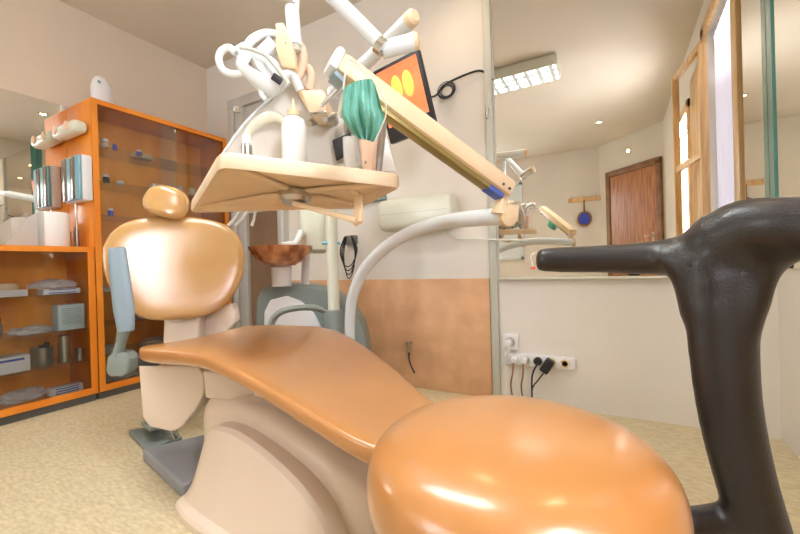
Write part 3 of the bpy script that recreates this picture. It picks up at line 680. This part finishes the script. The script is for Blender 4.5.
# five instruments on the far side, seen in the mirror
hold = []
hb = V((-.76, 1.36, 1.0)); hdir = V((.9, .1, 0)).normalized()
for k in range(5):
    p = V((-.85+.062*k, .96, 1.165)); 
    b = new(); tube(b, [p+V((-.05, .07, -.13)), p+V((-.03, .06, -.04)), p+V((.0, .03, .03)), p+V((.035, -.01, .055)), p+V((.04, -.06, .03))], [.012, .016, .016, .014, .010], 12)
    ho = obj('handpiece', b, 'brushed_steel', du)
    obj('hose', tube(new(), [p+V((-.05, .07, -.12)), p+V((-.06, .05, -.135)), p+V((-.05, .0, -.12)), p+V((-.02, -.03, -.11))], .006, 8), 'grey_green', ho)
b = new(); box(b, (-.80, .99, 1.055), (.24, .07, .05), Matrix.Rotation(.05, 3, 'Z'), .02, 4); obj('handpiece_holder', b, 'off_white', du)
# small suction tips under the tray left
for k, (x0, x1) in enumerate(((240, 229), (248, 236), (256, 252))):
    obj('hose_tip', tube(new(), [at(x0+6, 206, 1.45), at(x0, 211, 1.45), at((x0+x1)/2, 219, 1.46), at(x1, 225, 1.48)], [.006, .005, .005, .007], 8), 'white_enamel', du)
# spring arm box
A0, A1 = at(337, 65, .86), at(508, 191, 1.10); AD = (A1-A0).normalized()
upv = (UP-AD*UP.dot(AD)).normalized()
b = new(); bar(b, A0, A1, .058, .050, upv, .012); obj('spring_arm', b, 'cream_metal', du)
b = new(); bar(b, A0+AD*.09-upv*.029, A1-AD*.06-upv*.029, .034, .016, upv, .003); obj('arm_underside', b, 'olive_metal', du)
b = new(); bar(b, A1-AD*.075-upv*.032, A1-AD*.02-upv*.032, .036, .014, upv, .003); obj('blue_stop', b, 'print_blue', du)
b = new(); bar(b, A0-AD*.018, A0+AD*.004, .062, .056, upv, .010); obj('end_cap', b, 'white_enamel', du)
b = new(); bar(b, A0+AD*.0-upv*.029, A0+AD*.03-upv*.034, .045, .012, upv, .003); obj('end_foot', b, 'blue_grey', du)
for dx in (-.012, .012):
    obj('screw', lathe(new(), [(0, 0), (.004, 0), (.004, .002), (0, .002)], A1-AD*.02+V((0, 0, -.004))+AD*dx-FW*.034, 10, M3), 'dark_rubber', du)
# knuckle between arms
obj('knuckle', tube(new(), [at(503, 192, 1.11), at(501, 204, 1.10), at(499, 214, 1.10)], [.017, .018, .024], 18), 'cream_metal', du)
# curved white arm
path = [at(a, b2, c2) for a, b2, c2 in ((350, 385, 1.77), (350, 345, 1.75), (350, 318, 1.73), (353, 295, 1.70), (364, 270, 1.65), (385, 248, 1.56), (412, 232, 1.46), (445, 222, 1.36), (480, 218, 1.22), (509, 216, 1.10))]
obj('curved_arm', tube(new(), path, [.022, .023, .024, .025, .026, .027], 22, 8), 'white_enamel', du)
ed = (path[-1]-path[-2]).normalized()
obj('arm_end_cap', tube(new(), [path[-1]-ed*.012, path[-1]+ed*.004, path[-1]+ed*.010], [.030, .030, .020], 22, sm=False), 'cream_metal', du)
obj('floor_foot', lathe(new(), [(.055, 0), (.055, .01), (.03, .03), (.028, path[0].z-.001)], (path[0].x, path[0].y, 0), 24), 'white_enamel', du)
# things on the tray
tt_ = tn
def ontray(px, py, d): return at(px, py, d)
bp_ = at(295, 163, 1.13); 
def tray_z(p):
    return ctr.z-((p.x-ctr.x)*tn.x+(p.y-ctr.y)*tn.y)/tn.z
bp_.z = tray_z(bp_)+.0055
t = thing('spray_bottle', bp_, 'white plastic bottle with a slim nozzle standing on the tray', 'bottle')
obj('body', lathe(new(), [(0, 0), (.033, 0), (.036, .004), (.036, .150), (.030, .170), (.014, .180), (0, .18)], bp_, 28), 'bottle_plastic', t)
obj('collar', lathe(new(), [(.016, .1805), (.018, .182), (.018, .197), (.013, .199), (0, .199)], bp_, 20), 'cream_metal', t)
obj('nozzle', lathe(new(), [(.009, .1995), (.006, .215), (.003, .232), (0, .233)], bp_, 14), 'cream_tray', t)
p = at(247, 158, 1.0); p.z = tray_z(p)+.007
t = thing('glass_vial', p, 'small clear capped vial near the left of the tray', 'vial')
obj('body', lathe(new(), [(0, 0), (.013, 0), (.014, .003), (.014, .032), (0, .033)], p, 16), 'brushed_steel', t)
obj('cap', lathe(new(), [(.010, .0335), (.012, .035), (.012, .056), (.007, .061), (0, .061)], p, 16), 'bottle_plastic', t)
p = at(350, 172, 1.13); p.z = tray_z(p)+.011
o = obj('clear_tumbler', lathe(new(), [(0, 0), (.017, 0), (.019, .11), (.0175, .11), (.0155, .004), (0, .004)], p, 24), 'clear_plastic'); tag(o, 'clear tall plastic tube on the tray under the green mask', 'tumbler')
p = at(369, 170, 1.13); p.z = tray_z(p)+.014
o = obj('peach_tumbler', lathe(new(), [(0, 0), (.018, 0), (.026, .07), (.03, .10), (.025, .10), (.018, .006), (0, .006)], p, 24, sx=1, sy=.8), 'peach_plastic'); tag(o, 'peach coloured cup on the tray behind the clear tube', 'cup')
# mask
t = thing('face_mask', at(362, 110, .84), 'green pleated surgical mask hanging over the spring arm', 'face mask')
tl_, tr_, ml, mrr, bl_, br2 = (343, 88), (372, 79), (341, 112), (384, 112), (356, 138), (373, 141)
tt = bmesh.new(); NX, NY = 60, 30; G = []
for j in range(NY+1):
    v = j/NY; row = []
    if v < .5: lx = 343+(341-343)*v*2; rx = 373+(384-373)*(v*2)**.9; ly = 88+(114-88)*v*2; ry = 79+(116-79)*v*2
    else: q_ = (v-.5)*2; lx = 341+(356-341)*q_**1.4; rx = 384+(374-384)*q_**1.3; ly = 114+(137-114)*q_; ry = 116+(142-116)*q_
    for i in range(NX+1):
        u = i/NX; bulge = math.sin(math.pi*u)*math.sin(math.pi*min(1, v*1.05))
        fold = .008*math.sin(u*26+v*4+1.6*math.sin(v*5))+.006*math.sin(u*11-v*6)*(.3+math.sin(math.pi*v))
        row.append(tt.verts.new(at(lx+(rx-lx)*u, ly+(ry-ly)*u+(-3*math.sin(math.pi*u) if v < .1 else 0), .815-.028*bulge+fold)))
    G.append(row)
for j in range(NY):
    for i in range(NX): tt.faces.new((G[j][i], G[j][i+1], G[j+1][i+1], G[j+1][i]))
bmesh.ops.solidify(tt, geom=tt.faces[:], thickness=.0015); b = new(); join(b, tt); obj('cloth', b, 'mask_green', t, ang=80)
b = new(); tube(b, [at(x, y, .812) for x, y in ((373, 81), (384, 98), (386, 114), (381, 128), (375, 141))], .0016, 6); tube(b, [at(x, y, .812) for x, y in ((343, 90), (350, 60), (372, 80))], .0016, 6)
obj('ear_loop', b, 'off_white', t)

# ------------------------------------------------------------ cuspidor unit behind the chair
cu = thing('cuspidor_unit', (-1.47, 1.6, 0), 'grey green and white spittoon unit behind the chair', 'dental unit')
DU = 2.02
def prof(pts, d, dep, m, name, par, bev=.01):
    b = new(); prism(b, [at(x, y, d) for x, y in pts], F0*dep, bev); return obj(name, b, m, par)
prof([(256, 300), (262, 288), (280, 284), (305, 285), (330, 291), (350, 306), (362, 326), (368, 352), (370, 402), (252, 402)], DU, .26, 'grey_green', 'shell', cu, .015)
prof([(264, 312), (270, 300), (286, 296), (300, 301), (314, 314), (324, 334), (330, 398), (262, 398)], DU-.018, .05, 'white_plastic', 'front_cover', cu, .008)
fc = on(315, 402, z=0.02)
zb = at(310, 400, DU).z
b = new(); pL = at(262, 400, DU+.02); pR = at(362, 400, DU+.02)
prism(b, [V((p.x, p.y, 0)) for p in (pL, pR, pR+F0*.2, pL+F0*.2)], (0, 0, zb+.01), .004); obj('floor_base', b, 'grey_green', cu)
obj('post', tube(new(), [pb, pt], .030, 20, sm=False), 'off_white', cu)
pc = at(353, 312, DU-.03)
obj('column_socket', lathe(new(), [(.0, -.30), (.050, -.30), (.050, 0), (.044, .008), (0, .008)], at(334, 311, 1.95), 28), 'grey_green', cu)
bc = at(281, 250, DU)
obj('neck', lathe(new(), [(.05, -.19), (.052, -.09), (.045, -.085), (0, -.085)], bc, 28), 'white_plastic', cu)
# bowl ribbed
bm_ = new(); rings = []; seg = 64
for r, z, in ((.02, -.088), (.07, -.082), (.115, -.055), (.145, -.02), (.160, .012), (.162, .018), (.156, .018), (.14, -.012), (.108, -.046), (.065, -.070), (.015, -.074)):
    rings.append([bc+V(((r*(1+.018*math.cos(16*2*math.pi*j/seg)))*math.cos(2*math.pi*j/seg), (r*(1+.018*math.cos(16*2*math.pi*j/seg)))*math.sin(2*math.pi*j/seg), z)) for j in range(seg)])
loft(bm_, rings); obj('spittoon_bowl', bm_, 'bowl_amber', cu)
obj('tap_arm', tube(new(), [at(305, 285, 2.1), at(306, 245, 2.12), at(303, 215, 2.12)], .022, 16), 'white_plastic', cu)
obj('water_spout', tube(new(), [at(301, 232, 2.08), at(296, 243, 2.03), at(288, 244, 2.02), at(281, 244, 2.0)], [.02, .018, .014, .01], 14), 'bottle_plastic', cu)
b = new(); c0 = at(315, 232, 2.15); rings = [sring(c0+V((0, 0, z)), RT, F0, a, a*.8, 2.6, 28) for z, a in ((-.12, .045), (-.10, .075), (0, .085), (.11, .085), (.14, .06))]
loft(b, rings); obj('rear_housing', b, 'grey_white', cu) if False else obj('rear_housing', b, 'off_white', cu)
obj('clip', tube(new(), [at(322, 243, 1.92), at(340, 243, 1.95)], .008, 10, sm=False), 'cyan_plastic', cu)
# ------------------------------------------------------------ dental chair
AX = V((.985, -.17, 0)).normalized(); PR = V((.17, .985, 0)).normalized()
dc = thing('dental_chair', (-1.0, .88, 0), 'golden tan leather dental chair on a beige moulded base', 'dental chair')
# seat: stations defined by near and far edge points and height, thickness
ST = [  # near(x,y) far(x,y) ztop half-thickness
 ((-1.425, .74), (-1.45, 1.12), .492, .010), ((-1.42, .705), (-1.455, 1.155), .492, .026), ((-1.38, .685), (-1.43, 1.185), .496, .034),
 ((-1.27, .676), (-1.31, 1.20), .504, .035), ((-1.15, .672), (-1.18, 1.20), .509, .033), ((-1.02, .662), (-1.03, 1.19), .510, .031),
 ((-.88, .648), (-.87, 1.14), .496, .031), ((-.72, .635), (-.70, 1.06), .462, .030), ((-.56, .612), (-.54, .96), .432, .030),
 ((-.44, .592), (-.43, .88), .414, .030), ((-.36, .600), (-.35, .83), .402, .028), ((-.325, .63), (-.32, .80), .398, .020), ((-.315, .66), (-.312, .77), .398, .010)]
rings = []
for (n_, f_, z, h) in ST:
    a = V((*n_, z)); c = V((*f_, z)); m = (a+c)/2; u = (c-a).normalized(); wv = (c-a).length/2; r = []
    N = 48
    for k in range(N):
        t = 2*math.pi*k/N; ct, st = math.cos(t), math.sin(t); ex = 2/4.0
        x = math.copysign(abs(ct)**ex, ct); y = math.copysign(abs(st)**ex, st)
        zz = y*h + .018*(abs(x)**2.5)*(1 if h > .02 else .2)
        r.append(m+u*wv*x+V((0, 0, zz-h)))
    rings.append(r)
# resample stations smoothly
sr = []
for k in range(len(rings[0])):
    sr.append(smooth([r[k] for r in rings], 4))
rings2 = [[sr[k][i] for k in range(len(sr))] for i in range(len(sr[0]))]
b = new(); loft(b, rings2); obj('seat_cushion', b, 'leather', dc, ang=60)
# backrest
bu = (PR*math.cos(-.40)+AX*math.sin(.40)).normalized()   # width direction turned to the viewer
bu = Matrix.Rotation(-.38, 3, 'Z') @ PR
bn = Z0.cross(bu).normalized(); bn = bn if bn.dot(AX) > 0 else -bn   # front normal
bc0 = at(179.5, 267, 1.70)
lean = .16
bz = (Z0-bn*lean).normalized()
Hh = .230
BS = [(-1.0, .05, .012), (-.97, .10, .024), (-.90, .14, .034), (-.75, .185, .043), (-.5, .228, .048), (-.2, .256, .050), (.1, .268, .050), (.35, .266, .048), (.6, .246, .045), (.78, .212, .040), (.90, .165, .033), (.97, .10, .024), (1.0, .05, .012)]
rings = []
for f, wv, h in BS:
    c = bc0+bz*Hh*f; r = []
    for k in range(48):
        t = 2*math.pi*k/48; ct, st = math.cos(t), math.sin(t); ex = 2/2.9
        x = math.copysign(abs(ct)**ex, ct); y = math.copysign(abs(st)**ex, st)
        r.append(c+bu*wv*x+bn*(y*h+.055*(x*wv/.29)**2-.02*(1-f*f)))
    rings.append(r)
sr = [smooth([r[k] for r in rings], 4) for k in range(48)]
rings2 = [[sr[k][i] for k in range(48)] for i in range(len(sr[0]))]
b = new(); loft(b, rings2); obj('backrest', b, 'leather_bright', dc, ang=60)
# back shell behind backrest
rings = []
for f, wv, h in BS:
    c = bc0+bz*Hh*.93*f-bn*.052; rings.append(sring(c, bu, bn, wv*.86, h*.6, 2.6, 36))
b = new(); loft(b, rings); obj('back_shell', b, 'beige_shell', dc, ang=60)
# headrest
hc = at(167, 202, 1.68)
rings = []
hu = (bu*math.cos(.30)-bz*math.sin(.30)); hz = (bz*math.cos(.30)+bu*math.sin(.30))
for f, q in ((-1, .25), (-.96, .5), (-.85, .74), (-.65, .9), (-.3, 1), (.1, 1), (.45, .93), (.72, .78), (.9, .54), (.97, .34), (1, .2)):
    rings.append([p-bn*.012*(1-f*f) for p in sring(hc+hz*.072*f, hu, bn, .088*q, .044*min(1, q*1.15), 2.4, 40)])
b = new(); loft(b, rings); obj('headrest', b, 'leather_bright', dc, ang=60)
b = new(); bar(b, hc-bz*.03-bn*.03, bc0+bz*Hh*.9-bn*.05, .05, .012, bn); obj('headrest_bar', b, 'brushed_steel', dc)
b = new(); prism(b, [at(x, y, 1.70) for x, y in ((164, 312), (199, 312), (197, 352), (162, 352))], F0*.07, .01); obj('back_column', b, 'beige_shell', dc)
b = new(); prism(b, [at(x, y, 1.76) for x, y in ((196, 312), (232, 303), (236, 322), (225, 333), (200, 338))], F0*.06, .006); obj('hinge_cover', b, 'beige_shell', dc)
# left armrest raised
b = new(); pts = [at(x, y, 1.45) for x, y in ((117, 249), (118, 262), (121, 285), (124, 310), (126, 331))]
tube(b, [pts[0]+V((0, 0, .003))]+pts, [.022, .032, .035, .037, .039, .030], 20, 5, asp=.55, up=RT); ra = obj('raised_armrest', b, 'blue_grey', dc)
obj('armrest_stem', tube(new(), [at(125, 326, 1.46), at(121, 342, 1.465), at(118, 356, 1.47)], [.024, .017, .022], 16, up=RT), 'grey_green', ra)
b = new(); prism(b, [at(x, y, 1.45) for x, y in ((107, 357), (113, 352), (124, 353), (129, 358), (128, 372), (122, 377), (109, 377), (105, 371))], FW*.06, .008); obj('armrest_pivot', b, 'grey_green', ra)
obj('armrest_bolt', box(new(), at(150, 361, 1.335), (.07, .03, .025), M3, .004), 'dark_rubber', ra)
# right armrest
D2 = 1.72
b = new(); tube(b, [at(271, 342, D2), at(272, 322, D2), at(281, 312, D2), at(298, 308, D2+.02), at(314, 308, D2+.05), at(324, 311, D2+.08)], [.024, .024, .023, .022, .023, .018], 20, 6, up=FW, asp=.62); obj('side_armrest', b, 'grey_green', dc)
b = new(); bar(b, at(271, 343, D2), at(269, 368, D2-.06), .04, .03); obj('armrest_support', b, 'grey_green', dc)
# under-seat covers
b = new(); prism(b, [at(x, y, 1.36) for x, y in ((138, 364), (198, 366), (204, 376), (204, 394), (195, 411), (181, 428), (172, 432), (149, 427), (142, 417))], F0*.10, .007); obj('side_cover', b, 'beige_shell', dc)
b = new(); prism(b, [at(x, y, 1.27) for x, y in ((202, 370), (230, 374), (262, 386), (262, 392), (238, 402), (205, 399))], F0*.16, .010); obj('rear_cover', b, 'beige_shell', dc)
# seat frame under cushion
b = new(); prism(b, [V((-1.34, .84, .412)), V((-.5, .76, .345)), V((-.5, .84, .345)), V((-1.34, 1.08, .412))], (0, 0, .018), .006); obj('seat_frame', b, 'beige_shell', dc)
# column (parallelogram lift)
b = new(); loft(b, [sring(c, AX, PR, a, w2, 4, 32) for c, a, w2 in ((V((-1.05, .95, .30)), .12, .08), (V((-1.08, .95, .36)), .12, .08), (V((-1.10, .95, .412)), .12, .08))])
obj('lift_column', b, 'beige_shell', dc)
# moulded floor base: cross-sections along x, from the foot plate end towards the viewer
b = new(); BSR = []
def sec(x, yn, yf, zt, zn):
    # outline in the y-z plane: low flange, sloping near face, ridge, top
    return [V((x, yn-.012, 0)), V((x, yn-.014, .022)), V((x, yn-.008, .034)), V((x, yn+.012, .042)), V((x, yn+.040, .042+(zn-.042)*.45)), V((x, yn+.070, zn)), V((x, yn+.084, zn+.010)), V((x, (yn+yf)/2, zt)), V((x, yf-.10, zt)), V((x, yf-.06, zn)), V((x, yf-.01, .04)), V((x, yf, 0))]
secs = []
for x, yn, yf, zt, zn in ((-1.215, .705, 1.10, .045, .043), (-1.212, .70, 1.11, .055, .050), (-1.20, .698, 1.12, .12, .11), (-1.175, .69, 1.13, .19, .18), (-1.14, .68, 1.13, .245, .235), (-1.08, .67, 1.13, .268, .262), (-.98, .66, 1.12, .27, .268), (-.86, .645, 1.10, .25, .252), (-.74, .625, 1.06, .22, .225), (-.66, .615, 1.03, .185, .19), (-.61, .62, 1.0, .14, .13), (-.585, .63, .98, .05, .045)):
    secs.append(sec(x, yn, yf, zt, zn))
sr = [smooth([r[k] for r in secs], 4) for k in range(12)]
loft(b, [[sr[k][i] for k in range(12)] for i in range(len(sr[0]))]); bo = obj('floor_base', b, 'beige_shell', dc, ang=50)
md = bo.modifiers.new('bevel', 'BEVEL'); md.width = .008; md.segments = 3; md.limit_method = 'ANGLE'; md.angle_limit = .35
rings = []
for f, x, y0, y1, zt in ((0, -1.31, .88, 1.04, .24), (1, -1.29, .84, 1.06, .29), (2, -1.18, .80, 1.08, .33), (3, -1.0, .785, 1.08, .335), (4, -.86, .77, 1.07, .318), (5, -.72, .755, 1.04, .285), (6, -.62, .75, 1.01, .25), (7, -.54, .77, .97, .20), (8, -.52, .80, .94, .14)):
    rings.append(sring((x, (y0+y1)/2, zt/2+.01), PR*0+V((0, 1, 0)), Z0, (y1-y0)/2, zt/2-.01, 5, 40))
sr = [smooth([r[k] for r in rings], 4) for k in range(40)]
b = new(); loft(b, [[sr[k][i] for k in range(40)] for i in range(len(sr[0]))]); obj('upper_housing', b, 'beige_shell', dc, ang=50)
# grey foot plate
b = new(); prism(b, [V((-1.66, .82, .001)), V((-1.26, .74, .001)), V((-1.22, 1.02, .001)), V((-1.56, 1.02, .001))], (0, 0, .05), .01); obj('foot_plate', b, 'base_grey', dc)
fc = thing('foot_control', (-1.62, .98, 0), 'chrome and grey foot pedal control on the floor beside the base', 'pedal')
b = new(); prism(b, [V((-2.000, .93, .001)), V((-1.710, .86, .001)), V((-1.690, 1.0, .001)), V((-1.890, 1.06, .001))], (0, 0, .022), .006); obj('pedal_base', b, 'grey_green', fc)
b = new(); prism(b, [V((-1.930, .95, .045)), V((-1.740, .89, .075)), V((-1.710, .96, .075)), V((-1.870, 1.02, .045))], (0, 0, .018), .005); obj('pedal_plate', b, 'grey_green', fc)
b = new(); tube(b, [V((-1.770, .98, .02)), V((-1.760, .97, .12)), V((-1.730, .95, .15)), V((-1.670, .93, .13)), V((-1.650, .95, .045))], .013, 12); tube(b, [V((-1.810, .98, .02)), V((-1.790, .98, .13))], .012, sm=False); obj('hoop', b, 'chrome', fc)

# ------------------------------------------------------------ stool
sc = V((-.122, .495, .006)); SR = .19
st = thing('dentist_stool', sc, 'round orange leather stool with black curved arm support', 'stool')
b = new(); prof_ = [(0, .425), (.160, .425), (.177, .434), (.185, .455), (.185, .480), (.178, .502), (.162, .518), (.135, .529), (.10, .535), (.05, .538), (0, .539)]
pf = []
sp = smooth([V((r, 0, z)) for r, z in prof_], 3)
lathe(b, [(max(0, p.x), p.z) for p in sp], sc, 72); obj('seat', b, 'leather', st, ang=60)
obj('seat_plate', lathe(new(), [(0, .40), (.12, .40), (.14, .42), (0, .424)], sc, 40), 'black_plastic', st)
obj('gas_column', lathe(new(), [(0, .09), (.03, .09), (.03, .25), (.018, .255), (.018, .405), (0, .405)], sc, 24), 'chrome', st)
for k in range(5):
    a = k*2*math.pi/5+.5; e = sc+V((.24*math.cos(a), .24*math.sin(a), .075))
    lg = obj('base_leg', tube(new(), [sc+V((0, 0, .11)), (sc+e)/2+V((0, 0, .06)), e], [.028, .02, .016], 14), 'black_plastic', st)
    obj('caster', lathe(new(), [(0, -.011), (.024, -.011), (.027, 0), (.024, .011), (0, .011)], e-V((0, 0, .0475)), 20, Matrix.Rotation(math.pi/2, 3, 'X')), 'dark_rubber', lg)
# arm support as one organic body
b = new()
dA = .52
P = lambda x, y, d: at(x, y, d)
tube(b, [P(536, 260, .66), P(545, 260, .655), P(600, 259, .62), P(650, 258, .585), P(690, 254, .55), P(722, 240, .52)], [.018, .0215, .0235, .026, .031, .043], 24, 6)
tube(b, [P(722, 246, .52), P(742, 230, .50), P(775, 226, .47), P(820, 228, .44), P(870, 250, .40), P(930, 290, .36)], [.040, .040, .036, .034, .032, .026], 24, 6)
tube(b, [P(708, 246, .52), P(722, 275, .52), P(724, 310, .52), P(723, 345, .52), P(730, 412, .52), P(745, 478, .52), P(762, 534, .52), P(785, 610, .52)], [.034, .050, .048, .045, .042, .040, .039, .042], 24, 6, asp=.62, up=RT)
tube(b, [P(660, 254, .56), P(688, 270, .54), P(708, 310, .525), P(720, 380, .52)], [.016, .026, .034, .018], 20, 5)
tube(b, [P(790, 240, .46), P(758, 262, .50), P(740, 300, .515), P(730, 380, .52)], [.026, .028, .032, .018], 20, 5)
tube(b, [P(752, 524, .52), P(728, 520, .53), P(708, 520, .53), P(680, 524, .52)], [.026, .022, .02, .02], 20, 5)
sup = obj('arm_support', b, 'black_leather', st, ang=180)
rm = sup.modifiers.new('remesh', 'REMESH'); rm.mode = 'VOXEL'; rm.voxel_size = .0035; rm.use_smooth_shade = True
sm_ = sup.modifiers.new('smooth', 'SMOOTH'); sm_.factor = .6; sm_.iterations = 45
tg = obj('red_tag', box(new(), P(533, 268, .65), (.006, .004, .010), M3, .0015), 'red_plastic', st)
obj('tag_string', tube(new(), [P(536, 252, .65), P(531, 256, .65), P(533, 266, .65)], .0009, 6), 'off_white', tg)
